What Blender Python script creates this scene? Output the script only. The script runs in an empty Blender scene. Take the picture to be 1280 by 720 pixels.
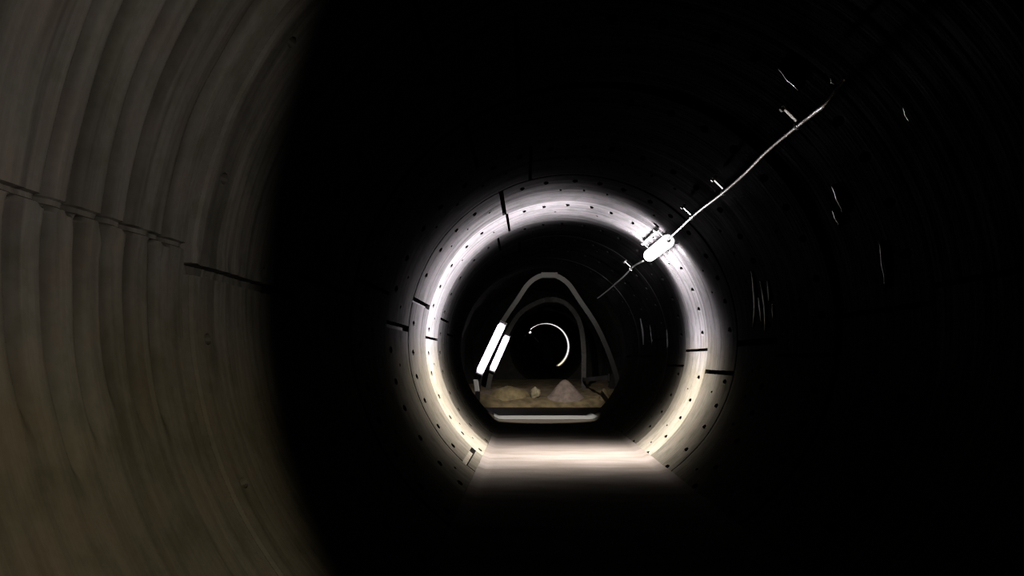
import bpy, bmesh, math, random
from mathutils import Vector, Matrix, noise as mnoise

random.seed(7)
PI = math.pi
SC = bpy.context.scene
COL = SC.collection

# ------------------------------------------------------------------ frame
F = 1000.0                       # focal length in pixels of the 1280 wide frame
VPX, VPY = 660.0, 450.0          # where the tunnel's direction vanishes
CAMZ = 1.04
AXZ = 1.23                       # height of the tunnel axis above its floor
R = 1.5
W = 1.19                         # width of one lining ring
Y_END = 14.71
RING0 = 8.50

def at(px, py, y):
    """the point at distance y seen at pixel px, py"""
    return Vector(((px - VPX) * y / F, y, CAMZ + (VPY - py) * y / F))

def xc(y):
    """the tunnel bends very slightly to the left after the lamp"""
    if y < 9.5:
        return 0.41
    t = (y - 9.5) / 5.2
    return 0.41 - 0.14 * t * t

def P(y, th, rho):
    return Vector((xc(y) + rho * math.cos(th), y, AXZ + rho * math.sin(th)))

def wall_hit(px, py):
    d = Vector(((px - VPX) / F, 1.0, (VPY - py) / F))
    y = 3.0
    for _ in range(40):
        # distance along d at which the ray leaves the cylinder
        ax, az = xc(y), AXZ - CAMZ
        A = d.x ** 2 + d.z ** 2; B = -2 * (d.x * ax + d.z * az); C = ax * ax + az * az - R * R
        y = (-B + math.sqrt(B * B - 4 * A * C)) / (2 * A)
    p = d * y
    return y, math.atan2(p.z - (AXZ - CAMZ), p.x - xc(y))
# casting grooves on the near left flank, above and below the long joint
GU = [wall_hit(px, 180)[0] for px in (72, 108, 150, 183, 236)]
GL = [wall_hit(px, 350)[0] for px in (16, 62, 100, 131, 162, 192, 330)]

def D(a):
    return math.radians(a)

# ------------------------------------------------------------------ materials
def new_mat(name):
    m = bpy.data.materials.new(name)
    m.use_nodes = True
    nt = m.node_tree
    return m, nt, nt.nodes['Principled BSDF']

def node(nt, t, **kw):
    n = nt.nodes.new(t)
    for k, v in kw.items():
        setattr(n, k, v)
    return n

def ramp(nt, fac, stops):
    r = node(nt, 'ShaderNodeValToRGB')
    el = r.color_ramp.elements
    while len(el) > 1:
        el.remove(el[-1])
    el[0].position = stops[0][0]; el[0].color = stops[0][1]
    for p, c in stops[1:]:
        e = el.new(p); e.color = c
    nt.links.new(fac, r.inputs[0])
    return r

def g(v):
    return (v, v, v, 1)

def simple(name, col, rough=0.6, metal=0.0, nscale=30, namp=0.25, bump=0.15):
    m, nt, b = new_mat(name)
    tc = node(nt, 'ShaderNodeTexCoord')
    nz = node(nt, 'ShaderNodeTexNoise'); nz.inputs['Scale'].default_value = nscale
    nz.inputs['Detail'].default_value = 5
    nt.links.new(tc.outputs['Object'], nz.inputs['Vector'])
    lo = tuple(c * (1 - namp) for c in col) + (1,)
    hi = tuple(min(1, c * (1 + namp)) for c in col) + (1,)
    r = ramp(nt, nz.outputs['Fac'], [(0.3, lo), (0.7, hi)])
    nt.links.new(r.outputs[0], b.inputs['Base Color'])
    b.inputs['Roughness'].default_value = rough
    b.inputs['Metallic'].default_value = metal
    if bump:
        bp = node(nt, 'ShaderNodeBump'); bp.inputs['Strength'].default_value = bump
        bp.inputs['Distance'].default_value = 0.01
        nt.links.new(nz.outputs['Fac'], bp.inputs['Height'])
        nt.links.new(bp.outputs[0], b.inputs['Normal'])
    return m

def emitter(name, col, strength):
    m, nt, b = new_mat(name)
    b.inputs['Base Color'].default_value = (0.8, 0.8, 0.8, 1)
    b.inputs['Emission Color'].default_value = col + (1,)
    b.inputs['Emission Strength'].default_value = strength
    return m

def concrete_lining():
    """cast concrete, grey above the spring line, stained with dried mud below"""
    m, nt, b = new_mat('lining_concrete')
    L = nt.links.new
    tc = node(nt, 'ShaderNodeTexCoord')
    sep = node(nt, 'ShaderNodeSeparateXYZ'); L(tc.outputs['Object'], sep.inputs[0])
    # blotches
    n1 = node(nt, 'ShaderNodeTexNoise'); n1.inputs['Scale'].default_value = 2.2; n1.inputs['Detail'].default_value = 6
    L(tc.outputs['Object'], n1.inputs['Vector'])
    # casting streaks that run round the ring: fine along the tunnel, long round it
    mp = node(nt, 'ShaderNodeMapping'); mp.inputs['Scale'].default_value = (1.2, 26, 1.2)
    L(tc.outputs['Object'], mp.inputs['Vector'])
    n2 = node(nt, 'ShaderNodeTexNoise'); n2.inputs['Scale'].default_value = 1.0; n2.inputs['Detail'].default_value = 4
    L(mp.outputs[0], n2.inputs['Vector'])
    # fine grain
    n3 = node(nt, 'ShaderNodeTexNoise'); n3.inputs['Scale'].default_value = 45; n3.inputs['Detail'].default_value = 3
    L(tc.outputs['Object'], n3.inputs['Vector'])
    # mud line
    h = node(nt, 'ShaderNodeMath', operation='MULTIPLY_ADD')
    L(n1.outputs['Fac'], h.inputs[0]); h.inputs[1].default_value = 0.5; L(sep.outputs['Z'], h.inputs[2])
    mr = node(nt, 'ShaderNodeMapRange'); mr.inputs['From Min'].default_value = 1.62; mr.inputs['From Max'].default_value = 1.12
    L(h.outputs[0], mr.inputs['Value'])
    up = ramp(nt, n1.outputs['Fac'], [(0.3, (0.118, 0.112, 0.119, 1)), (0.7, (0.150, 0.142, 0.150, 1))])
    lo = ramp(nt, n1.outputs['Fac'], [(0.3, (0.118, 0.104, 0.077, 1)), (0.7, (0.155, 0.139, 0.107, 1))])
    mx = node(nt, 'ShaderNodeMix', data_type='RGBA'); L(mr.outputs[0], mx.inputs['Factor'])
    L(up.outputs[0], mx.inputs['A']); L(lo.outputs[0], mx.inputs['B'])
    mp5 = node(nt, 'ShaderNodeMapping'); mp5.inputs['Scale'].default_value = (0.55, 9.5, 0.55)
    L(tc.outputs['Object'], mp5.inputs['Vector'])
    n5 = node(nt, 'ShaderNodeTexNoise'); n5.inputs['Scale'].default_value = 1.0; n5.inputs['Detail'].default_value = 3; n5.inputs['Roughness'].default_value = 0.6
    L(mp5.outputs[0], n5.inputs['Vector'])
    bd = ramp(nt, n5.outputs['Fac'], [(0.36, g(0.55)), (0.45, g(0.97)), (0.62, g(1.15))])
    fb = node(nt, 'ShaderNodeMath', operation='MULTIPLY_ADD'); L(mr.outputs[0], fb.inputs[0]); fb.inputs[1].default_value = -0.6; fb.inputs[2].default_value = 0.8
    mb_ = node(nt, 'ShaderNodeMix', data_type='RGBA', blend_type='MULTIPLY'); L(fb.outputs[0], mb_.inputs['Factor'])
    L(mx.outputs['Result'], mb_.inputs['A']); L(bd.outputs[0], mb_.inputs['B'])
    mx = mb_
    # groove shadow and grime painted as dark lines on the near left flank
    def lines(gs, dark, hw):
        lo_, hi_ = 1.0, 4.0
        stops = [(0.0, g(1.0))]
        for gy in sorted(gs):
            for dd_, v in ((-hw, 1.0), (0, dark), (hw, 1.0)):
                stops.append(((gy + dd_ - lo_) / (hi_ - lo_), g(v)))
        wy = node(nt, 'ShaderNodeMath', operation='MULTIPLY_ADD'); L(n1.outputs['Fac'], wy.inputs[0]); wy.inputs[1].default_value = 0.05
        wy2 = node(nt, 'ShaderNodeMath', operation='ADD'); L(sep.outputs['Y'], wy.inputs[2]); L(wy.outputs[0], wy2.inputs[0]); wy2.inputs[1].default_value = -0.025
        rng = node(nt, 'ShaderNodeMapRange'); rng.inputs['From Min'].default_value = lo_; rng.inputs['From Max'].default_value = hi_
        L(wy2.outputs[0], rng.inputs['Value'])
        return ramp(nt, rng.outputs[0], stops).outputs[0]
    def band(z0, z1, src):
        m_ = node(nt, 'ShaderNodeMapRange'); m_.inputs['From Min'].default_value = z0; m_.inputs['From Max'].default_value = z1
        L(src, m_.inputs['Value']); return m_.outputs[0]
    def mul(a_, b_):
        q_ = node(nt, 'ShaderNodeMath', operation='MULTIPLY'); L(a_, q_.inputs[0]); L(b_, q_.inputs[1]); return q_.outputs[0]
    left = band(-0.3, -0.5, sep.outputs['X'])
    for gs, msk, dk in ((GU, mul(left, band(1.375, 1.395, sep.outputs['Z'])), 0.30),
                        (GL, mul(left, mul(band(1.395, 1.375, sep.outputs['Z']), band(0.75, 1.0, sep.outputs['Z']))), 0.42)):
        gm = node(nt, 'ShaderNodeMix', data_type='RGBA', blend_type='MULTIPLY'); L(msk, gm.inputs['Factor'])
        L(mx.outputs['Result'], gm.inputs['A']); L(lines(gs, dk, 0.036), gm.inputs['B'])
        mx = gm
    n4 = node(nt, 'ShaderNodeTexNoise'); n4.inputs['Scale'].default_value = 7.0; n4.inputs['Detail'].default_value = 5
    L(tc.outputs['Object'], n4.inputs['Vector'])
    hu = ramp(nt, n4.outputs['Fac'], [(0.34, (0.72, 0.74, 0.66, 1)), (0.5, (1, 1, 1, 1)), (0.66, (1.08, 0.98, 0.95, 1))])
    mh = node(nt, 'ShaderNodeMix', data_type='RGBA', blend_type='MULTIPLY'); mh.inputs['Factor'].default_value = 0.7
    L(mx.outputs['Result'], mh.inputs['A']); L(hu.outputs[0], mh.inputs['B'])
    mx = mh
    st = ramp(nt, n2.outputs['Fac'], [(0.36, g(0.60)), (0.52, g(1.0)), (0.7, g(1.1))])
    mu = node(nt, 'ShaderNodeMix', data_type='RGBA', blend_type='MULTIPLY'); mu.inputs['Factor'].default_value = 0.4
    L(mx.outputs['Result'], mu.inputs['A']); L(st.outputs[0], mu.inputs['B'])
    gr = ramp(nt, n3.outputs['Fac'], [(0.3, g(0.85)), (0.6, g(1.0))])
    mu2 = node(nt, 'ShaderNodeMix', data_type='RGBA', blend_type='MULTIPLY'); mu2.inputs['Factor'].default_value = 0.6
    L(mu.outputs['Result'], mu2.inputs['A']); L(gr.outputs[0], mu2.inputs['B'])
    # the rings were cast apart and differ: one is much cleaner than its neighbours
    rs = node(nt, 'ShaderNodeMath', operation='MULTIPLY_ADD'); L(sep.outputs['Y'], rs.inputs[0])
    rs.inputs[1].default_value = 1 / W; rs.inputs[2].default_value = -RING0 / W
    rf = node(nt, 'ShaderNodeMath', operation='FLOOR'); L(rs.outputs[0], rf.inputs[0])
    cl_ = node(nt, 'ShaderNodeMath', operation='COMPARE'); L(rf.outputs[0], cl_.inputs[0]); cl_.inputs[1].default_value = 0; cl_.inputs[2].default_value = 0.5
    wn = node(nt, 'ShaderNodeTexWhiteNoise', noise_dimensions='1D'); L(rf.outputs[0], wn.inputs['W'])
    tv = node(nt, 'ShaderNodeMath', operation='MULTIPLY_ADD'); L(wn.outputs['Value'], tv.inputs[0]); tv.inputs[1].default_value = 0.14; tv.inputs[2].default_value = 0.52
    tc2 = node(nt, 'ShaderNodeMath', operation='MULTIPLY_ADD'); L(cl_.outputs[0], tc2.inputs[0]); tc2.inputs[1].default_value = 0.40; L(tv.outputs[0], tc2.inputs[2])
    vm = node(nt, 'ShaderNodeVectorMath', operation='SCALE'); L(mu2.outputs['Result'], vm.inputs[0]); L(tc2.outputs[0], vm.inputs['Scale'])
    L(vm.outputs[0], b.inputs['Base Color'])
    rr = ramp(nt, n2.outputs['Fac'], [(0.35, g(0.75)), (0.6, g(0.5))])
    L(rr.outputs[0], b.inputs['Roughness'])
    b.inputs['Specular IOR Level'].default_value = 0.0
    ad = node(nt, 'ShaderNodeMath', operation='MULTIPLY_ADD')
    L(n3.outputs['Fac'], ad.inputs[0]); ad.inputs[1].default_value = 0.25; L(n2.outputs['Fac'], ad.inputs[2])
    bp = node(nt, 'ShaderNodeBump'); bp.inputs['Strength'].default_value = 0.5; bp.inputs['Distance'].default_value = 0.008
    L(ad.outputs[0], bp.inputs['Height']); L(bp.outputs[0], b.inputs['Normal'])
    return m

def floor_concrete():
    m, nt, b = new_mat('floor_screed')
    L = nt.links.new
    tc = node(nt, 'ShaderNodeTexCoord')
    n1 = node(nt, 'ShaderNodeTexNoise'); n1.inputs['Scale'].default_value = 2.5; n1.inputs['Detail'].default_value = 7
    mp = node(nt, 'ShaderNodeMapping'); mp.inputs['Scale'].default_value = (0.5, 1.6, 1)
    L(tc.outputs['Object'], mp.inputs['Vector']); L(mp.outputs[0], n1.inputs['Vector'])
    c = ramp(nt, n1.outputs['Fac'], [(0.3, (0.076, 0.063, 0.049, 1)), (0.55, (0.106, 0.090, 0.075, 1)), (0.75, (0.122, 0.106, 0.091, 1))])
    L(c.outputs[0], b.inputs['Base Color'])
    b.inputs['Roughness'].default_value = 0.62
    b.inputs['Specular IOR Level'].default_value = 0.0
    n3 = node(nt, 'ShaderNodeTexNoise'); n3.inputs['Scale'].default_value = 22; n3.inputs['Detail'].default_value = 4
    L(tc.outputs['Object'], n3.inputs['Vector'])
    bp = node(nt, 'ShaderNodeBump'); bp.inputs['Strength'].default_value = 0.3; bp.inputs['Distance'].default_value = 0.01
    L(n3.outputs['Fac'], bp.inputs['Height']); L(bp.outputs[0], b.inputs['Normal'])
    return m

M = {}
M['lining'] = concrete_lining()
M['floor'] = floor_concrete()
M['backing'] = simple('joint_backing', (0.012, 0.011, 0.01), 0.95, bump=0)
M['sill'] = simple('pale_sill', (0.19, 0.195, 0.185), 0.5, nscale=9, namp=0.1)
M['rock'] = simple('dark_rock', (0.016, 0.015, 0.013), 0.9, nscale=5, namp=0.4, bump=0.6)
M['mud'] = simple('mud', (0.27, 0.21, 0.11), 0.8, nscale=7, namp=0.35, bump=0.5)
M['bed'] = simple('wet_mud_bed', (0.22, 0.168, 0.092), 0.8, nscale=5, namp=0.45, bump=0.5)
M['mud_pink'] = simple('clay', (0.27, 0.21, 0.18), 0.85, nscale=9, namp=0.3, bump=0.5)
M['stone'] = simple('pale_stone', (0.42, 0.36, 0.23), 0.85, nscale=12, namp=0.25, bump=0.4)
M['steel'] = simple('arch_steel', (0.0045, 0.0042, 0.004), 0.7, nscale=14, namp=0.35)
M['galv'] = simple('galvanised', (0.5, 0.5, 0.5), 0.45, 0.3, nscale=40, namp=0.12, bump=0.05)
M['white_steel'] = simple('white_enamel', (0.75, 0.75, 0.75), 0.4, nscale=20, namp=0.06, bump=0)
M['cable'] = simple('pale_cable', (0.82, 0.81, 0.80), 0.38, 0.6, nscale=20, namp=0.12, bump=0)
M['dark'] = simple('black_plastic', (0.03, 0.03, 0.03), 0.5, bump=0)
M['lens'] = emitter('lamp_lens', (1.0, 0.97, 0.98), 1.15)
M['tube'] = emitter('fluorescent_tube', (0.96, 0.86, 1.0), 4.0)
M['far_lens'] = emitter('far_lamp_lens', (1.0, 1.0, 0.97), 1.6)
M['wet'] = simple('wet_fins', (0.75, 0.74, 0.74), 0.3, nscale=30, bump=0)
mw, ntw, bw = new_mat('black_shadow_sheet')  # black colour stands in for the shadow behind the sill
bw.inputs['Base Color'].default_value = (0.010, 0.009, 0.007, 1)
bw.inputs['Roughness'].default_value = 0.7
bw.inputs['Specular IOR Level'].default_value = 0.1
M['shadow_sheet'] = mw

# ------------------------------------------------------------------ helpers
def link(name, bm, mat, parent=None, smooth=False):
    bmesh.ops.recalc_face_normals(bm, faces=bm.faces[:])
    me = bpy.data.meshes.new(name)
    bm.to_mesh(me); bm.free()
    if smooth:
        for p in me.polygons:
            p.use_smooth = True
    me.materials.append(mat)
    o = bpy.data.objects.new(name, me)
    COL.objects.link(o)
    if parent is not None:
        o.parent = parent
        # geometry is given in world coordinates: bring it into the parent's frame
        me.transform(parent['_inv'] if False else parent_matrix(parent).inverted())
    return o

_PM = {}
def parent_matrix(p):
    return _PM.get(p.name, Matrix.Identity(4))

def thing(name, label, cat, loc, group=None):
    o = bpy.data.objects.new(name, None)
    o.empty_display_size = 0.05
    COL.objects.link(o)
    o.location = loc
    _PM[o.name] = Matrix.Translation(Vector(loc))
    tag(o, label, cat, group)
    return o

def tag(o, label, cat, group=None, kind=None):
    o['label'] = label; o['category'] = cat
    if group: o['group'] = group
    if kind: o['kind'] = kind

def struct(o, label=None, cat=None):
    o['kind'] = 'structure'
    if label: o['label'] = label
    if cat: o['category'] = cat
    return o

def frame_of(d, up=None):
    d = Vector(d).normalized()
    up = Vector(up) if up is not None else (Vector((0, 0, 1)) if abs(d.z) < 0.9 else Vector((1, 0, 0)))
    u = (up - d * up.dot(d)).normalized()
    v = d.cross(u)
    return d, u, v

def box(bm, c, size, axes=None, bev=0.0):
    c = Vector(c)
    ax = axes or (Vector((1, 0, 0)), Vector((0, 1, 0)), Vector((0, 0, 1)))
    vs = []
    for i in (-1, 1):
        for j in (-1, 1):
            for k in (-1, 1):
                vs.append(bm.verts.new(c + ax[0] * (i * size[0] / 2) + ax[1] * (j * size[1] / 2) + ax[2] * (k * size[2] / 2)))
    fs = [bm.faces.new([vs[i] for i in q]) for q in
          ((0, 1, 3, 2), (4, 6, 7, 5), (0, 4, 5, 1), (2, 3, 7, 6), (0, 2, 6, 4), (1, 5, 7, 3))]
    if bev:
        es = list({e for f in fs for e in f.edges})
        bmesh.ops.bevel(bm, geom=es, offset=bev, segments=2, affect='EDGES', profile=0.5)

def sweep(bm, path, prof, up=None, caps=True):
    """sweep a closed 2D profile [(u,v)...] along a path of points"""
    path = [Vector(p) for p in path]
    rings = []
    n = len(path)
    for i, p in enumerate(path):
        d = path[min(i + 1, n - 1)] - path[max(i - 1, 0)]
        _, u, v = frame_of(d, up)
        rings.append([bm.verts.new(p + u * a + v * b) for a, b in prof])
    m = len(prof)
    for i in range(n - 1):
        for j in range(m):
            k = (j + 1) % m
            bm.faces.new((rings[i][j], rings[i][k], rings[i + 1][k], rings[i + 1][j]))
    if caps:
        bm.faces.new(rings[0][::-1]); bm.faces.new(rings[-1])

def circ(r, n=12, sx=1, sy=1):
    return [(r * sx * math.cos(2 * PI * k / n), r * sy * math.sin(2 * PI * k / n)) for k in range(n)]

def tube(bm, path, r, n=12, up=None):
    sweep(bm, path, circ(r, n), up)

def capsule(bm, a, b, r, n=16, su=1, sv=1, up=None):
    a, b = Vector(a), Vector(b)
    d, u, v = frame_of(b - a, up)
    st = []
    for k in range(1, 7):
        t = k / 6 * PI / 2
        st.append((a - d * (r * math.cos(t)) , r * math.sin(t)))
    for k in range(0, 6):
        t = PI / 2 - k / 6 * PI / 2
        st.append((b + d * (r * math.cos(t)), r * math.sin(t)))
    rings = [[bm.verts.new(c + u * (rr * su * math.cos(2 * PI * j / n)) + v * (rr * sv * math.sin(2 * PI * j / n))) for j in range(n)] for c, rr in st]
    for i in range(len(rings) - 1):
        for j in range(n):
            k = (j + 1) % n
            bm.faces.new((rings[i][j], rings[i][k], rings[i + 1][k], rings[i + 1][j]))
    bm.faces.new(rings[0][::-1]); bm.faces.new(rings[-1])

def spline(pts, n=8):
    """Catmull-Rom through points"""
    pts = [Vector(p) for p in pts]
    out = []
    for i in range(len(pts) - 1):
        p0 = pts[max(i - 1, 0)]; p1 = pts[i]; p2 = pts[i + 1]; p3 = pts[min(i + 2, len(pts) - 1)]
        for k in range(n):
            t = k / n
            out.append(0.5 * ((2 * p1) + (p2 - p0) * t + (2 * p0 - 5 * p1 + 4 * p2 - p3) * t * t + (3 * p1 - p0 - 3 * p2 + p3) * t ** 3))
    out.append(pts[-1])
    return out

# ------------------------------------------------------------------ the segmental lining
# longitudinal joints: ring start -> [(angle, width in m)]
ring_starts = [RING0 + W * k for k in range(-9, 6)]
JOINTS = {
    -9: [(118, .02), (175, .02), (5, .02)], -8: [(100, .02), (172, .02), (10, .02)],
    -7: [(120, .02), (174, .012), (2, .02)], -6: [(110, .02), (173.5, .012), (-4, .02)],
    -5: [(125, .02), (176, .03), (6, .02)],
    -4: [(108, .02), (172, .02), (3, .02)], -3: [(122, .02), (168, .02), (-6, .02)],
    -2: [(105, .02), (176.5, .045), (-1.5, .045)],
    -1: [(116, .036), (166, .04), (-12.0, .035), (229, .05)],
    0: [(115, .022), (178, .02), (-3.0, .022)],
    1: [(121, .02), (168, .02), (-10, .02)], 2: [(110, .02), (174, .02), (4, .02)],
    3: [(119, .02), (170, .02), (-5, .02)], 4: [(119, .02), (170, .02), (-5, .02)], 5: [],
}

def corr(y, th):
    """shallow casting grooves that run round some of the rings (positive = cut into the wall)"""
    a = math.degrees(th) % 360
    o = 0.0
    if 1.2 < y < 3.4 and 125 < a < 205:
        low = a > 174
        for gy in (GL if low else GU):
            d = y - gy - 0.012 * mnoise.noise(Vector((gy * 7, a * 0.07, 3)))
            if abs(d) < 0.06:
                amp = 0.035
                if low: amp *= max(0, min(1, (196 + 8 * mnoise.noise(Vector((gy * 9, 0, 0))) - a) / 6))
                else: amp *= max(0, min(1, (a - 128) / 12))
                o += amp * math.exp(-(d / 0.016) ** 2)
        if a > 173.2 and a < 176.5:
            o += 0.014 * mnoise.noise(Vector((y * 14, a * 0.5, 2)))
    return o

def surf(y, th):
    p = Vector((math.cos(th) * 1.5, y, math.sin(th) * 1.5))
    o = 0.006 * mnoise.noise(p * 1.3) + 0.003 * mnoise.noise(p * 5)
    o += 0.0022 * mnoise.noise(Vector((p.x * 0.8, p.y * 16, p.z * 0.8)))
    return o + corr(y, th)

def merge_list(base, keep, tol, spans=()):
    """regular stations, with those close to a required one or inside a pocket left out"""
    out = [b for b in base if all(abs(b - k) > tol for k in keep) and not any(p < b < q for p, q in spans)]
    return sorted(out + list(keep))

def lining(name, a0, a1):
    bm = bmesh.new()
    A0, A1 = D(a0), D(a1)
    for k, y0 in enumerate(ring_starts):
        idx = k - 9
        y1 = min(y0 + W, Y_END) - (0.007 if idx < -5 else 0.002)
        y0 = y0 + (0.03 if idx == -5 else 0.007 if idx < -5 else 0.002)
        if y0 > Y_END - 0.02:
            continue
        step = 0.008 if 0.1 < y0 < 2.7 else 0.045
        # bolt pockets of this ring: large ones near its first edge, small grout holes further in
        pockets = []
        if idx >= -4:
            off = [(0.24, 0.027, 9.474, 4, 0.068), (0.62, 0.014, 9.474, 8.7, 0.034)]
        else:
            off = [(0.12, 0.02, 20.0, 4, 0.03)]
        for dy, r, da, ph, ry in off:
            n = int(360 / da)
            for q in range(n):
                if r < 0.015 and random.random() < 0.45: continue
                th = (ph + da * q + 0.6 * math.sin(q * 2.1 + idx)) % 360
                for t in (th, th - 360):
                    if a0 + 1.5 < t < a1 - 1.5 and all(abs((t - j[0] + 180) % 360 - 180) > 3.2 for j in JOINTS[idx]):
                        pockets.append((y0 + dy, D(t), r, ry))
        js = []
        for ja, jw in JOINTS[idx]:
            for t in (ja, ja - 360):
                if a0 + 2 < t < a1 - 2:
                    js.append((D(t), jw / R / 2))
        keep_t = {A0, A1}
        for t, hw in js:
            for e in (-hw - 0.003, -hw, hw, hw + 0.003):
                keep_t.add(t + e)
        for yy, t, r, ry in pockets:
            keep_t.add(t - r * 1.15 / R); keep_t.add(t + r * 1.15 / R)
        keep_t = sorted(keep_t)
        clean = []
        for t in keep_t:
            if not clean or t - clean[-1] > 1e-5: clean.append(t)
        keep_t = clean
        nb = int((A1 - A0) / D(1.6))
        ths = merge_list([A0 + (A1 - A0) * i / nb for i in range(nb + 1)], keep_t, 0.006, [(t - r * 1.15 / R, t + r * 1.15 / R) for yy, t, r, ry in pockets])
        keep_y = {y0, y1, y0 + 0.012, y1 - 0.012}
        for yy, t, r, ry in pockets:
            keep_y.add(round(yy - ry * 1.15, 5)); keep_y.add(round(yy + ry * 1.15, 5))
        keep_y = sorted(y for y in keep_y if y <= y1)
        nb = max(2, int((y1 - y0) / step))
        ys = merge_list([y0 + (y1 - y0) * i / nb for i in range(nb + 1)], keep_y, step * 0.35, [(yy - ry * 1.15, yy + ry * 1.15) for yy, t, r, ry in pockets])
        # every ring sits a few millimetres off its neighbours
        lip = 0.006 * math.sin(idx * 2.7)
        def rho(y, th):
            o = surf(y, th) + lip
            for t, hw in js:
                if abs(th - t) <= hw + 1e-6:
                    o += 0.05 if hw * R * 2 > 0.015 else 0.012
            e = min(y - y0, y1 - y)
            if e < 0.011: o += 0.012 if idx <= -5 else 0.003
            return R + o
        grid = []
        for yi, y in enumerate(ys):
            grid.append([bm.verts.new(P(y, t, rho(y, t))) for t in ths])
        holes = {}
        for yy, t, r, ry in pockets:
            yi = min(range(len(ys) - 1), key=lambda i: abs((ys[i] + ys[i + 1]) / 2 - yy))
            ti = min(range(len(ths) - 1), key=lambda i: abs((ths[i] + ths[i + 1]) / 2 - t))
            holes[(yi, ti)] = r
        for yi in range(len(ys) - 1):
            for ti in range(len(ths) - 1):
                q = (grid[yi][ti], grid[yi][ti + 1], grid[yi + 1][ti + 1], grid[yi + 1][ti])
                r = holes.get((yi, ti))
                if r is None:
                    bm.faces.new(q); continue
                yc = (ys[yi] + ys[yi + 1]) / 2; tc = (ths[ti] + ths[ti + 1]) / 2
                rb = rho(yc, tc)
                hy = (ys[yi + 1] - ys[yi]) / 2 * 0.88
                ht = (ths[ti + 1] - ths[ti]) / 2 * 0.88
                def ringv(sc, dep):
                    return [bm.verts.new(P(yc - hy * sc * math.cos(a), tc - ht * sc * math.sin(a), rb + dep))
                            for a in [D(45 + 30 * m) for m in range(12)]]
                top = ringv(1, 0); bot = ringv(0.85, 0.09)
                # corners in the same order: 45, 135, 225, 315 degrees
                cor = [q[0], q[3], q[2], q[1]]
                cor = [grid[yi][ti], grid[yi + 1][ti], grid[yi + 1][ti + 1], grid[yi][ti + 1]]
                for s in range(4):
                    arc = [top[(3 * s + m) % 12] for m in range(4)]
                    bm.faces.new([cor[s], cor[(s + 1) % 4]] + arc[::-1])
                for m in range(12):
                    bm.faces.new((top[m], top[(m + 1) % 12], bot[(m + 1) % 12], bot[m]))
                bm.faces.new(bot)
        for row, y in ((grid[0], ys[0]), (grid[-1], ys[-1])):
            outer = [bm.verts.new(P(y, t, R + 0.075)) for t in ths]
            for ti in range(len(ths) - 1):
                bm.faces.new((row[ti], row[ti + 1], outer[ti + 1], outer[ti]))
    o = link(name, bm, M['lining'], smooth=True)
    me = o.data
    # keep creases crisp
    me.set_sharp_from_angle(angle=D(38))
    return o

FLOOR_A = math.degrees(math.asin(AXZ / R))     # floor meets the wall this far below the axis
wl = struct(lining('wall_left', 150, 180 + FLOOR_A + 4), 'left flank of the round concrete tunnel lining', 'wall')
cl = struct(lining('ceiling', 30, 150), 'crown of the round concrete tunnel lining', 'ceiling')
wr = struct(lining('wall_right', -FLOOR_A - 4, 30), 'right flank of the round concrete tunnel lining', 'wall')

# thin wet casting fins on the right flank and crown that catch the lamp
fins = [((991, 305), (1008, 388)), ((1002, 315), (1013, 384)), ((1006, 279), (1016, 309)), ((1039, 232), (1054, 267)), ((1040, 263), (1049, 282)),
        ((1098, 301), (1106, 359)), ((939, 338), (941, 409)), ((950, 351), (956, 413)), ((959, 351), (961, 376)), ((948, 372), (951, 402)), ((965, 380), (966, 398)),
        ((971, 85), (997, 113)), ((1037, 98), (1043, 106)), ((1127, 131), (1137, 153)), ((800, 398), (804, 431)), ((812, 404), (815, 431)), ((833, 412), (834, 440))]
bm = bmesh.new()
for (pa, pb) in fins:
    ya, ta = wall_hit(*pa); yb, tb = wall_hit(*pb)
    N = 14
    pts = []
    rr_ = []
    for i in range(N + 1):
        f = i / N
        y = ya + (yb - ya) * f + 0.012 * mnoise.noise(Vector((f * 3, ya, 1)))
        pts.append((y, ta + (tb - ta) * f)); rr_.append(max(0.15, math.sin(PI * min(1, max(0, f))) ** 0.5) * (1 + 0.35 * mnoise.noise(Vector((f * 7, ya * 3, 4)))))
    hgt = 0.0009 * ya; wid = 0.0016 * ya
    rings = []
    for (y, t), k in zip(pts, rr_):
        rings.append([bm.verts.new(P(y + wid * 2 * k * math.cos(a), t, R + 0.008 - (hgt * k + 0.008) * math.sin(a))) for a in [PI * q / 8 for q in range(9)]])
    for i in range(N):
        for q in range(8):
            bm.faces.new((rings[i][q], rings[i][q + 1], rings[i + 1][q + 1], rings[i + 1][q]))
    bm.faces.new(rings[0][::-1]); bm.faces.new(rings[-1])
struct(link('trim_2', bm, M['wet'], smooth=True), 'thin wet casting ridges catching light on the right flank', 'ridges')

# dark backing behind joints
bm = bmesh.new()
ys = [-2.4 + 0.5 * i for i in range(35)]
ys = [y for y in ys if y < Y_END] + [Y_END]
gr = [[bm.verts.new(P(y, 2 * PI * k / 72, R + 0.11)) for k in range(72)] for y in ys]
for i in range(len(ys) - 1):
    for k in range(72):
        bm.faces.new((gr[i][k], gr[i][(k + 1) % 72], gr[i + 1][(k + 1) % 72], gr[i + 1][k]))
struct(link('wall_backing', bm, M['backing'], smooth=True), 'dark ground behind the joints of the tunnel lining', 'wall')

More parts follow.
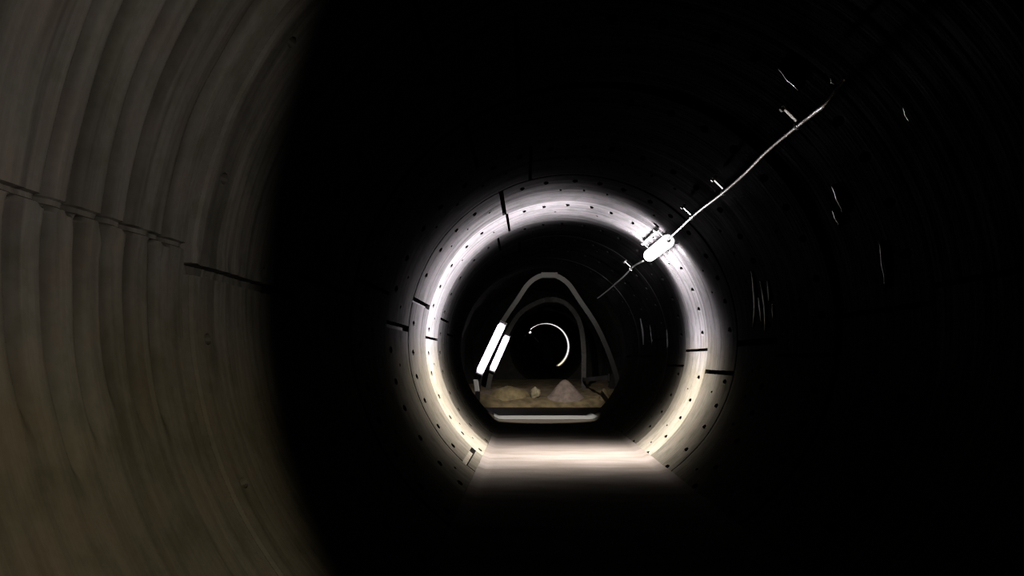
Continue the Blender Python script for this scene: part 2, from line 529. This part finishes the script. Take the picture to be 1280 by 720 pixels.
# floor slab
bm = bmesh.new()
hw = R * math.cos(math.asin(AXZ / R)) + 0.03
ys = [-2.4 + 0.12 * i for i in range(200) if -2.4 + 0.12 * i < Y_END - 0.86] + [Y_END - 0.85]
NX = 24
rows = []
for y in ys:
    row = []
    for i in range(NX + 1):
        s = -1 + 2 * i / NX
        z = 0.006 * mnoise.noise(Vector((s * 3, y * 2, 0))) + 0.03 * max(0, (abs(s) - 0.9) / 0.1) ** 2
        row.append(bm.verts.new((xc(y) + s * hw, y, z)))
    rows.append(row)
for i in range(len(rows) - 1):
    for j in range(NX):
        bm.faces.new((rows[i][j], rows[i][j + 1], rows[i + 1][j + 1], rows[i + 1][j]))
fl = link('floor', bm, M['floor'], smooth=True)
struct(fl, 'flat beige concrete floor of the tunnel', 'floor')

# pale sill at the mouth, where the tunnel opens into the rock chamber
bm = bmesh.new()
y0, y1 = Y_END - 0.85, Y_END + 0.12
pr = []
for y in (y0, y0 + 0.015, y1 - 0.02, y1):
    z = 0.012 if y in (y0 + 0.015, y1 - 0.02) else -0.012
    pr.append([bm.verts.new((xc(y) + s * (hw + 0.01), y, z + 0.05 * max(0, (abs(s) - 0.85) / 0.15) ** 2)) for s in [-1 + 2 * i / 20 for i in range(21)]])
low = [[bm.verts.new((v.co.x, v.co.y, -0.4)) for v in r_] for r_ in (pr[0], pr[-1])]
for i in range(3):
    for j in range(20):
        bm.faces.new((pr[i][j], pr[i][j + 1], pr[i + 1][j + 1], pr[i + 1][j]))
for a, b in ((low[0], pr[0]), (pr[-1], low[1])):
    for j in range(20):
        bm.faces.new((a[j], a[j + 1], b[j + 1], b[j]))
struct(link('trim_1', bm, M['sill']), 'pale sill across the floor where the tunnel lining ends', 'sill')

# ------------------------------------------------------------------ rock chamber beyond the lining
CX, CZ = 0.36, 1.15
def rock_r(y, th):
    p = Vector((math.cos(th) * 2, y, math.sin(th) * 2))
    return 2.32 + 0.16 * mnoise.noise(p * 0.9) + 0.08 * mnoise.noise(p * 2.6) + 0.03 * mnoise.noise(p * 7)
bm = bmesh.new()
NA = 110
ys = [Y_END + 0.02 + 0.14 * i for i in range(96)]
gr = []
for y in ys:
    gr.append([bm.verts.new((CX + rock_r(y, t) * math.cos(t), y, CZ + rock_r(y, t) * math.sin(t))) for t in [2 * PI * k / NA for k in range(NA)]])
for i in range(len(ys) - 1):
    for k in range(NA):
        bm.faces.new((gr[i][k], gr[i][(k + 1) % NA], gr[i + 1][(k + 1) % NA], gr[i + 1][k]))
# headwall round the lining's mouth
inn = [bm.verts.new(P(Y_END + 0.02, 2 * PI * k / NA, R + 0.02)) for k in range(NA)]
for k in range(NA):
    bm.faces.new((gr[0][k], gr[0][(k + 1) % NA], inn[(k + 1) % NA], inn[k]))
# far headwall with the mouth of the next drive
Y_P = ys[-1]
R2 = 1.3
f0 = Vector((0.66, Y_P, 1.47)); f1 = Vector((1.0, 45.5, 1.81))
fd = (f1 - f0) / (f1.y - f0.y)
def faxis(y): return f0 + fd * (y - Y_P)
inn = [bm.verts.new((f0.x + R2 * math.cos(2 * PI * k / NA), Y_P, f0.z + R2 * math.sin(2 * PI * k / NA))) for k in range(NA)]
for k in range(NA):
    bm.faces.new((gr[-1][k], gr[-1][(k + 1) % NA], inn[(k + 1) % NA], inn[k]))
struct(link('wall_chamber', bm, M['rock'], smooth=False), 'dark rough rock chamber beyond the concrete tunnel', 'wall')

# far drive
bm = bmesh.new()
ys = [Y_P + 0.5 * i for i in range(60)]
gr = [[bm.verts.new(faxis(y) + Vector((R2 * math.cos(2 * PI * k / 64), 0, R2 * math.sin(2 * PI * k / 64)))) for k in range(64)] for y in ys]
for i in range(len(ys) - 1):
    for k in range(64):
        bm.faces.new((gr[i][k], gr[i][(k + 1) % 64], gr[i + 1][(k + 1) % 64], gr[i + 1][k]))
bm.faces.new(gr[-1])
struct(link('wall_far', bm, M['lining'], smooth=True), 'lining of the narrow drive far down the tunnel', 'wall')

# chamber bed: sump under a black sheet painted as shadow, then a bank of mud
def bed_z(x, y):
    t = max(0, min(1, (y - 19.1) / 1.4)); t = t * t * (3 - 2 * t)
    z = -0.55 + t * 0.68 + 0.03 * (y - 20) * (y > 20)
    z += t * (0.05 * mnoise.noise(Vector((x * 1.5, y * 1.1, 1))) + 0.025 * mnoise.noise(Vector((x * 4, y * 3, 5))))
    return z
bm = bmesh.new()
NX, NY = 50, 90
rows = []
for j in range(NY + 1):
    y = Y_END + 0.05 + (Y_P - Y_END - 0.05) * j / NY
    rows.append([bm.verts.new((CX - 2.3 + 4.6 * i / NX, y, bed_z(CX - 2.3 + 4.6 * i / NX, y))) for i in range(NX + 1)])
for j in range(NY):
    for i in range(NX):
        bm.faces.new((rows[j][i], rows[j][i + 1], rows[j + 1][i + 1], rows[j + 1][i]))
struct(link('floor_chamber', bm, M['bed'], smooth=True), 'brown mud bed of the rock chamber', 'floor')
bm = bmesh.new()
rows = []
for j in range(25):
    y = Y_END + 0.14 + 5.6 * j / 24
    rows.append([bm.verts.new((CX - 2.2 + 4.4 * i / 20, y, -0.14 + 0.002 * mnoise.noise(Vector((i * 0.9, j * 0.9, 0))))) for i in range(21)])
for j in range(24):
    for i in range(20):
        bm.faces.new((rows[j][i], rows[j][i + 1], rows[j + 1][i + 1], rows[j + 1][i]))
shadow_obj = link('shadow_sheet', bm, M['shadow_sheet'], smooth=True)
struct(shadow_obj, 'flat black sheet painted as shadow between the pale sill and the mud', 'shadow_sheet')

# ------------------------------------------------------------------ heaps and stones on the bed
def heap(name, label, px, py_top, py_base, y, wpx, mat, seed, cat='heap', skew=0.0, group=None, flat=False):
    c = at(px, py_base, y)
    hgt = (py_base - py_top) * y / F
    hwid = wpx * y / F / 2
    bm = bmesh.new()
    N1, N2 = 14, 36
    base = bed_z(c.x, y) - 0.05
    top = c.z + hgt
    rings = []
    for i in range(N1 + 1):
        s = i / N1
        rr = s
        ring = []
        for k in range(N2):
            a = 2 * PI * k / N2
            w = 1 + 0.16 * mnoise.noise(Vector((math.cos(a) * 1.3, math.sin(a) * 1.3, seed)))
            x = c.x + hwid * rr * w * math.cos(a) + skew * hwid * (1 - s)
            yy = y + hwid * 0.9 * rr * w * math.sin(a)
            f = (1 - s ** 3.5) if flat else (0.5 + 0.5 * math.cos(PI * s))
            z = (bed_z(x, yy) - 0.05) * (1 - f) + top * f
            z += 0.05 * (1 - s * s) * mnoise.noise(Vector((x * 3, yy * 3, seed))) + 0.02 * (1 - s) * mnoise.noise(Vector((x * 9, yy * 9, seed)))
            ring.append(bm.verts.new((x, yy, z)))
            if i == 0: break
        rings.append(ring)
    for k in range(N2):
        bm.faces.new((rings[0][0], rings[1][k], rings[1][(k + 1) % N2]))
    for i in range(1, N1):
        for k in range(N2):
            bm.faces.new((rings[i][k], rings[i][(k + 1) % N2], rings[i + 1][(k + 1) % N2], rings[i + 1][k]))
    for v in bm.verts:
        v.co -= Vector((c.x, y, base))
    o = link(name, bm, mat, smooth=True)
    o.location = (c.x, y, base)
    tag(o, label, cat, group)
    return o

def rock(name, label, px, py_c, y, rpx, mat, seed, squash=(1, 1, 1.2), cat='rock'):
    c = at(px, py_c, y)
    r = rpx * y / F
    bm = bmesh.new()
    bmesh.ops.create_icosphere(bm, subdivisions=3, radius=1)
    for v in bm.verts:
        n = v.co.normalized()
        k = 1 + 0.28 * mnoise.noise(n * 1.4 + Vector((seed, 0, 0))) + 0.12 * mnoise.noise(n * 3.5 + Vector((seed, 4, 0)))
        v.co = Vector((n.x * squash[0], n.y * squash[1], n.z * squash[2])) * (r * k)
    o = link(name, bm, mat, smooth=False)
    o.location = c
    tag(o, label, cat)
    return o

heap('spoil_heap', 'long low yellowish mud heap on the bed beyond the two tubes', 637, 484, 499, 20.6, 54, M['mud'], 2.0, flat=True)
heap('spoil_heap', 'pinkish clay heap on the bed in front of the upright arch leg', 706, 475, 500, 20.5, 60, M['mud_pink'], 5.0)
heap('spoil_heap', 'dark mud heap at the foot of the right arch leg under the rail', 755, 485, 499, 20.3, 20, M['bed'], 8.0)
rock('boulder', 'pale upright boulder on the mud between the two larger heaps', 669, 491.5, 20.35, 6.2, M['stone'], 1.0)

# ------------------------------------------------------------------ steel arches
def i_section(h, w, t):
    a, b = h / 2, w / 2
    return [(-a, -b), (-a, b), (-a + t, b), (-a + t, t / 2), (a - t, t / 2), (a - t, b), (a, b), (a, -b), (a - t, -b), (a - t, -t / 2), (-a + t, -t / 2), (-a + t, -b)]

M['steel_lightened'] = simple('lightened_arch_steel', (0.06, 0.055, 0.05), 0.65, nscale=14, namp=0.35)  # lighter copy of the arch steel; colour makes up for weak light there
def arch(label, pts, y, sz, steel):
    pts3 = [Vector((x, y, z)) for x, z in pts]
    t = thing('steel_arch', label, 'steel arch', (pts3[0].x, y, pts3[0].z), 'steel arches in the rock chamber')
    path = spline(pts3, 7)
    mid = min(range(len(path)), key=lambda i: -path[i].z)
    prof = i_section(sz, sz * 0.9, sz * 0.13)
    for a, b in ((0, mid), (mid, len(path) - 1)):
        bm = bmesh.new()
        sweep(bm, path[a:b + 1], prof, up=(0, 1, 0))
        link('rib', bm, steel, t)
    # crown fishplates with bolts
    bm = bmesh.new()
    for s in (-1, 1):
        box(bm, path[mid] + Vector((0, s * sz * 0.52, 0)), (0.34, 0.016, sz * 1.05), bev=0.004)
    link('fishplate', bm, steel, t)
    for sx in (-0.12, -0.04, 0.04, 0.12):
        bm = bmesh.new()
        c = path[mid] + Vector((sx, -sz * 0.52, 0))
        tube(bm, [c + Vector((0, 0.02, 0)), c + Vector((0, -0.022, 0))], 0.013, 6)
        link('bolt', bm, steel, t)
    for e in (path[0], path[-1]):
        bm = bmesh.new()
        box(bm, e + Vector((0, 0, 0.012)), (sz * 1.7, sz * 1.7, 0.03), bev=0.006)
        link('foot_plate', bm, steel, t)
    return t

YA, YB = 16.5, 23.0
acx = 0.42
half = [(1.455, -0.13), (1.46, 0.1), (1.45, .42), (1.385, .77), (1.20, 1.3), (.96, 1.8), (.64, 2.28), (.42, 2.60), (.20, 2.76)]
ptsA = [(acx - w, z) for w, z in half] + [(acx + 0.02, 2.79)] + [(acx + w, z) for w, z in half[::-1]]
arch('nearer steel arch, its left leg carrying the larger glowing tube', ptsA, YA, 0.10, M['steel'])
zb = bed_z(1.58, YB)
ptsB = [(-1.15, bed_z(-1.15, YB) - 0.01), (-1.03, .75), (-.80, 1.3), (-.52, 1.95), (-.18, 2.42), (.30, 2.70), (.66, 2.77), (1.02, 2.70), (1.32, 2.42), (1.52, 1.98), (1.60, 1.3), (1.60, .7), (1.60, zb - 0.01)]
arch('farther steel arch, its right leg straight and upright in the mud', ptsB, YB, 0.14, M['steel_lightened'])

# tie rail along the right between both arches
a = at(767, 472, YA) + Vector((-0.02, -0.02, 0)); b = at(733.5, 474.5, YB) + Vector((0, 0, 0))
t = thing('tie_rail', 'grey rail running level from one arch to the other on the right', 'rail', a)
bm = bmesh.new()
sweep(bm, [a + Vector((-0.085, 0, 0)), b + Vector((-0.12, -0.14, 0))], [(-.05, -.02), (-.05, .02), (.05, .02), (.05, -.02)], up=(0, 0, 1))
link('bar', bm, M['steel'], t)
for c in (a + Vector((-0.075, .02, 0)), b + Vector((-0.11, -.165, 0))):
    bm = bmesh.new(); box(bm, c, (0.02, 0.12, 0.16), bev=0.004); link('bracket', bm, M['steel'], t)

# ------------------------------------------------------------------ fluorescent battens on the arch legs
def batten(label, pa, pb, y, r):
    A, B = at(pa[0], pa[1], y), at(pb[0], pb[1], y)
    d, u, v = frame_of(A - B, (0, 1, 0))
    t = thing('fluorescent_batten', label, 'light', B, 'fluorescent tubes on the arch legs')
    yoff = Vector((0, 1, 0))
    L_ = (A - B).length
    bm = bmesh.new()
    box(bm, (A + B) / 2 + yoff * (r + 0.045), (L_ + 0.10, 0.05, r * 2.0), (d, u, v), bev=0.008)
    link('tray', bm, M['white_steel'], t)
    bm = bmesh.new(); capsule(bm, B + d * r, A - d * r, r, 18)
    link('tube', bm, M['tube'], t, smooth=True)
    for e, s in ((A, 1), (B, -1)):
        bm = bmesh.new()
        box(bm, e + d * (s * 0.03) + yoff * 0.03, (0.03, 0.14, r * 1.9), (d, u, v), bev=0.006)
        link('lamp_holder', bm, M['dark'], t)
    return t
batten('larger bright tube slanting on the nearer arch left leg', (628, 405), (599, 466), YA - 0.22, 0.075)
batten('smaller bright tube slanting on the farther arch left leg', (634, 420), (615, 463), YB - 0.26, 0.085)

# junction box below the larger tube
c = at(595.5, 482, YA - 0.16)
t = thing('junction_box', 'small pale junction box under the larger glowing tube', 'box', c)
ax = frame_of((-.12, 0, 1), (0, 1, 0))
bm = bmesh.new(); box(bm, c, (0.26, 0.08, 0.10), ax, bev=0.012); link('case', bm, M['white_steel'], t)
bm = bmesh.new(); box(bm, c + Vector((0, -0.045, 0)), (0.23, 0.012, 0.085), ax, bev=0.004); link('lid', bm, M['white_steel'], t)
bm = bmesh.new(); tube(bm, [c + ax[0] * 0.125, c + ax[0] * 0.2], 0.022, 10); link('gland', bm, M['dark'], t)

# ------------------------------------------------------------------ the cable and its lamp
YL = 8.72
lampc = at(822.5, 311, YL)
lax = (at(837, 300, 7.98) - at(808, 322.5, 9.46)).normalized()
rad = Vector((lampc.x - xc(YL), 0, lampc.z - AXZ)).normalized()     # outwards, towards the wall
cpath_px = [(1034, 128, 3.72), (1018, 141, 3.90), (990, 163, 4.25), (960, 188, 4.68), (934, 214, 5.22), (908, 236, 5.85), (880, 257, 6.62), (852, 283, 7.55),
            (838, 297, 8.05), (822, 313, 8.72), (806, 325, 9.45), (792, 333, 10.2), (778, 347, 11.3), (762, 361, 12.9), (747, 373, 14.5)]
cp = [at(*p) for p in cpath_px]
# keep the cable off the concrete
for p in cp:
    c = Vector((xc(p.y), p.y, AXZ)); d = p - c
    if d.length > R - 0.07: p.xyz = c + d.normalized() * (R - 0.07)
back = [P(3.58, D(46.6), R - 0.03)]
path = spline(back + cp, 8)
for run, lab in (([p for p in path if p.y < 8.06], 'long pale power cable rising from the lamp towards the dim upper right'),
                 ([p for p in path if p.y > 9.47], 'shorter pale power cable running on from the lamp into the dark')):
    bm = bmesh.new()
    tube(bm, run, 0.0105, 10)
    cb = link('power_cable', bm, M['cable'], smooth=True)
    tag(cb, lab, 'cable', 'power cables along the lining')

def cable_at(y):
    for a, b in zip(path, path[1:]):
        if a.y <= y <= b.y:
            return a + (b - a) * ((y - a.y) / (b.y - a.y))

t = thing('lamp', 'bright white tunnel lamp hung on the cable', 'lamp', lampc)
lo = lampc + rad * 0.0
bm = bmesh.new()
box(bm, lo + rad * 0.045, (1.16, 0.115, 0.045), (lax, rad.cross(lax).normalized(), rad), bev=0.012)
link('housing', bm, M['white_steel'], t)
bm = bmesh.new()
capsule(bm, lo - lax * 0.56, lo + lax * 0.56, 0.072, 20)
link('lens', bm, M['lens'], t, smooth=True)
tang = rad.cross(lax).normalized()
if tang.z < 0: tang = -tang
bm = bmesh.new()
box(bm, lo + tang * 0.15 + rad * 0.02, (1.0, 0.025, 0.02), (lax, tang, rad), bev=0.004)
link('mounting_rail', bm, M['galv'], t)
for s in (-0.46, 0.46):
    bm = bmesh.new()
    box(bm, lo + lax * s + tang * 0.09 + rad * 0.03, (0.03, 0.15, 0.012), (lax, tang, rad), bev=0.003)
    link('bracket', bm, M['galv'], t)
bm = bmesh.new(); box(bm, lo + lax * 0.52 + tang * 0.165 + rad * 0.01, (0.06, 0.05, 0.05), (lax, tang, rad), bev=0.01)
link('catch', bm, M['galv'], t)
for s in (-1, 1):
    bm = bmesh.new(); tube(bm, [lo + lax * (s * 0.60), lo + lax * (s * 0.645)], 0.018, 12)
    link('cable_gland', bm, M['galv'], t)

clips = [(864, 268, 'pale cable clip standing up from the cable just this side of the lamp'),
         (898, 230, 'pale cable clip second along the cable this side of the lamp'),
         (992, 147, 'pale cable clip at the dim upper end of the cable'),
         (789, 335, 'small cable clip on the cable just past the lamp')]
for px, py, lab in clips:
    # find the station along the cable nearest in view, then sit the clip there
    best = min(path, key=lambda p: (VPX + F * p.x / p.y - px) ** 2 + (VPY - F * (p.z - CAMZ) / p.y - py) ** 2 if p.y > 3 else 1e9)
    y = best.y
    c = best
    r_ = Vector((c.x - xc(y), 0, c.z - AXZ)).normalized()
    tg = Vector((-r_.z, 0, r_.x))
    k = thing('cable_clip', lab, 'clip', c, 'cable clips')
    bm = bmesh.new()
    sweep(bm, [c + Vector((0, 0, 0)) + tg * 0.020 * math.cos(q) - r_ * 0.020 * math.sin(q) for q in [PI * m / 8 for m in range(9)]], [(-.012, -.002), (-.012, .002), (.012, .002), (.012, -.002)], up=(0, 1, 0))
    link('loop', bm, M['galv'], k)
    bm = bmesh.new()
    box(bm, c + tg * 0.075 + r_ * 0.016, (0.012, 0.03, 0.11), (r_, Vector((0, 1, 0)), tg), bev=0.003)
    link('strap', bm, M['cable'], k)
    bm = bmesh.new()
    cc = c + tg * 0.118 + r_ * 0.012
    tube(bm, [cc + r_ * 0.03, cc - r_ * 0.018], 0.011, 8)
    link('bolt', bm, M['galv'], k)

# ------------------------------------------------------------------ far lamp
YF = 45.5
fl_c = at(662, 415, YF)
ax0 = faxis(YF)
fr = Vector((fl_c.x - ax0.x, 0, fl_c.z - ax0.z))
fl_c = ax0 + fr.normalized() * min(fr.length, R2 - 0.11)
fr.normalize()
t = thing('lamp', 'tiny far lamp at the upper left of the distant lit ring', 'lamp', fl_c)
bm = bmesh.new(); box(bm, fl_c + fr * 0.06, (0.05, 0.7, 0.16), (fr, Vector((0, 1, 0)), fr.cross(Vector((0, 1, 0)))), bev=0.01)
link('housing', bm, M['dark'], t)
bm = bmesh.new(); capsule(bm, fl_c - Vector((0, .22, 0)), fl_c + Vector((0, .22, 0)), 0.06, 14)
link('lens', bm, M['far_lens'], t, smooth=True)
# added plate that blocks the far lamp's light from the lower left
tgt = ax0 + Vector((R2 * math.cos(D(-50)), 0, R2 * math.sin(D(-50))))
lp = fl_c - fr * 0.10
dd = (tgt - lp).normalized()
nn = Vector((-dd.z, 0, dd.x))
if nn.x > 0: nn = -nn
bm = bmesh.new(); box(bm, lp + nn * 0.04 + dd * 0.25, (0.7, 2.0, 0.012), (dd, Vector((0, 1, 0)), nn), bev=0.003)
link('light_block', bm, M['dark'], t)

# ------------------------------------------------------------------ lights
def lamp_profile(ld, axis, inward, power, floor_, axial=0.0, axial_pow=40.0):
    """a strip luminaire throws its light across its own axis and away from its back, plus an added axial lobe to brighten the cable and ridges"""
    ld.use_nodes = True
    nt = ld.node_tree
    em = nt.nodes['Emission']
    L = nt.links.new
    geo = node(nt, 'ShaderNodeNewGeometry')
    def dotp(v):
        d = node(nt, 'ShaderNodeVectorMath', operation='DOT_PRODUCT')
        L(geo.outputs['Incoming'], d.inputs[0]); d.inputs[1].default_value = v
        return d.outputs['Value']
    def mth(op, a, b=None, clamp=False):
        n = node(nt, 'ShaderNodeMath', operation=op); n.use_clamp = clamp
        for i, x in enumerate((a, b)):
            if x is None: continue
            if isinstance(x, (int, float)): n.inputs[i].default_value = x
            else: L(x, n.inputs[i])
        return n.outputs[0]
    d = dotp(axis)
    sq = mth('MULTIPLY', d, d)
    pw = mth('POWER', mth('SUBTRACT', 1.0, sq, True), power)
    fac = mth('ADD', mth('MULTIPLY', mth('MAXIMUM', dotp(inward), 0.0), 0.9), 0.1)
    tot = mth('ADD', mth('MULTIPLY', pw, fac), floor_)
    if axial:
        tot = mth('ADD', tot, mth('MULTIPLY', mth('POWER', sq, axial_pow), axial))  # added lobe along the axis, brightens cable and wall ridges
    L(tot, em.inputs['Strength'])

def light(name, kind, loc, energy, col, radius=0.05):
    ld = bpy.data.lights.new(name, kind)
    ld.energy = energy; ld.color = col
    if kind in ('POINT', 'SPOT'):
        ld.shadow_soft_size = radius
    o = bpy.data.objects.new(name, ld)
    COL.objects.link(o); o.location = loc
    return o

def aim(o, tgt):
    o.rotation_euler = (Vector(tgt) - o.location).to_track_quat('-Z', 'Y').to_euler()

SGN = 1.0
for off_ in (-0.48, -0.24, 0.0, 0.24, 0.48):
    l = light('lamp_light', 'POINT', lampc - rad * 0.16 + lax * off_ * -1.0, 690, (1.0, 0.96, 0.98), 0.06)
    lamp_profile(l.data, (0, 1, 0), tuple(-rad * SGN), 8.0, 0.0018, 0.035, 30.0)
# added unseen spots at the lamp's ends that brighten the cable
for nm, ya, yb, en in (('cable_fill_light', 8.06, 5.6, 120), ('cable_fill_light', 9.52, 12.9, 260)):
    pa = cable_at(ya); pb = cable_at(yb)
    l = light(nm, 'SPOT', pa - rad * 0.07, en, (1.0, 0.97, 0.98), 0.02)
    l.data.spot_size = D(9); l.data.spot_blend = 1.0
    aim(l, pb - rad * 0.0)
l = light('far_lamp_light', 'POINT', fl_c - fr * 0.10, 5500, (1.0, 1.0, 0.95), 0.03)
lamp_profile(l.data, tuple(fd.normalized()), tuple(-fr * SGN), 4.0, 0.0)
# added unseen spots behind the mouth of the lining, under the chamber roof: one over the sill, one over the mud, one along the arches
for nm, tgt, en, ang, bl in (('sill_fill', (0.28, 14.25, 0), 480, 42, 0.35), ('mud_fill', (0.36, 21.5, 0.2), 470, 36, 0.5), ('arch_fill', (0.42, 19.5, 2.0), 120, 150, 0.4)):
    l = light(nm, 'SPOT', (0.36, 14.98, 2.62), en, (1.0, 0.93, 0.84), 0.04)
    l.data.spot_size = D(ang); l.data.spot_blend = bl
    aim(l, tgt)
# shaded work light on the right beside the camera; only the near left wall catches it
l = light('work_light', 'SPOT', (1.2, 0.18, 1.02), 175, (1.0, 0.90, 0.68), 0.03)
l.data.spot_size = D(179.9); l.data.spot_blend = 0.09
aim(l, l.location + Vector((-1.193, -0.824, -0.105)))

# ------------------------------------------------------------------ world, camera, view
w = bpy.data.worlds.new('world'); SC.world = w
w.use_nodes = True
w.node_tree.nodes['Background'].inputs['Color'].default_value = (0, 0, 0, 1)
w.node_tree.nodes['Background'].inputs['Strength'].default_value = 0

cd = bpy.data.cameras.new('camera')
cd.sensor_width = 36; cd.sensor_fit = 'HORIZONTAL'
cd.lens = 36 * F / 1280
cd.shift_x = (640 - VPX) / 1280
cd.shift_y = (VPY - 360) / 1280
cd.clip_start = 0.02; cd.clip_end = 200
co = bpy.data.objects.new('camera', cd); COL.objects.link(co)
co.location = (0, 0, CAMZ); co.rotation_euler = (PI / 2, 0, 0)
SC.camera = co

SC.cycles.diffuse_bounces = 0
SC.cycles.glossy_bounces = 1
SC.view_settings.view_transform = 'Standard'
SC.view_settings.look = 'None'
SC.view_settings.exposure = 0
SC.view_settings.gamma = 1
SC.view_settings.use_curve_mapping = False
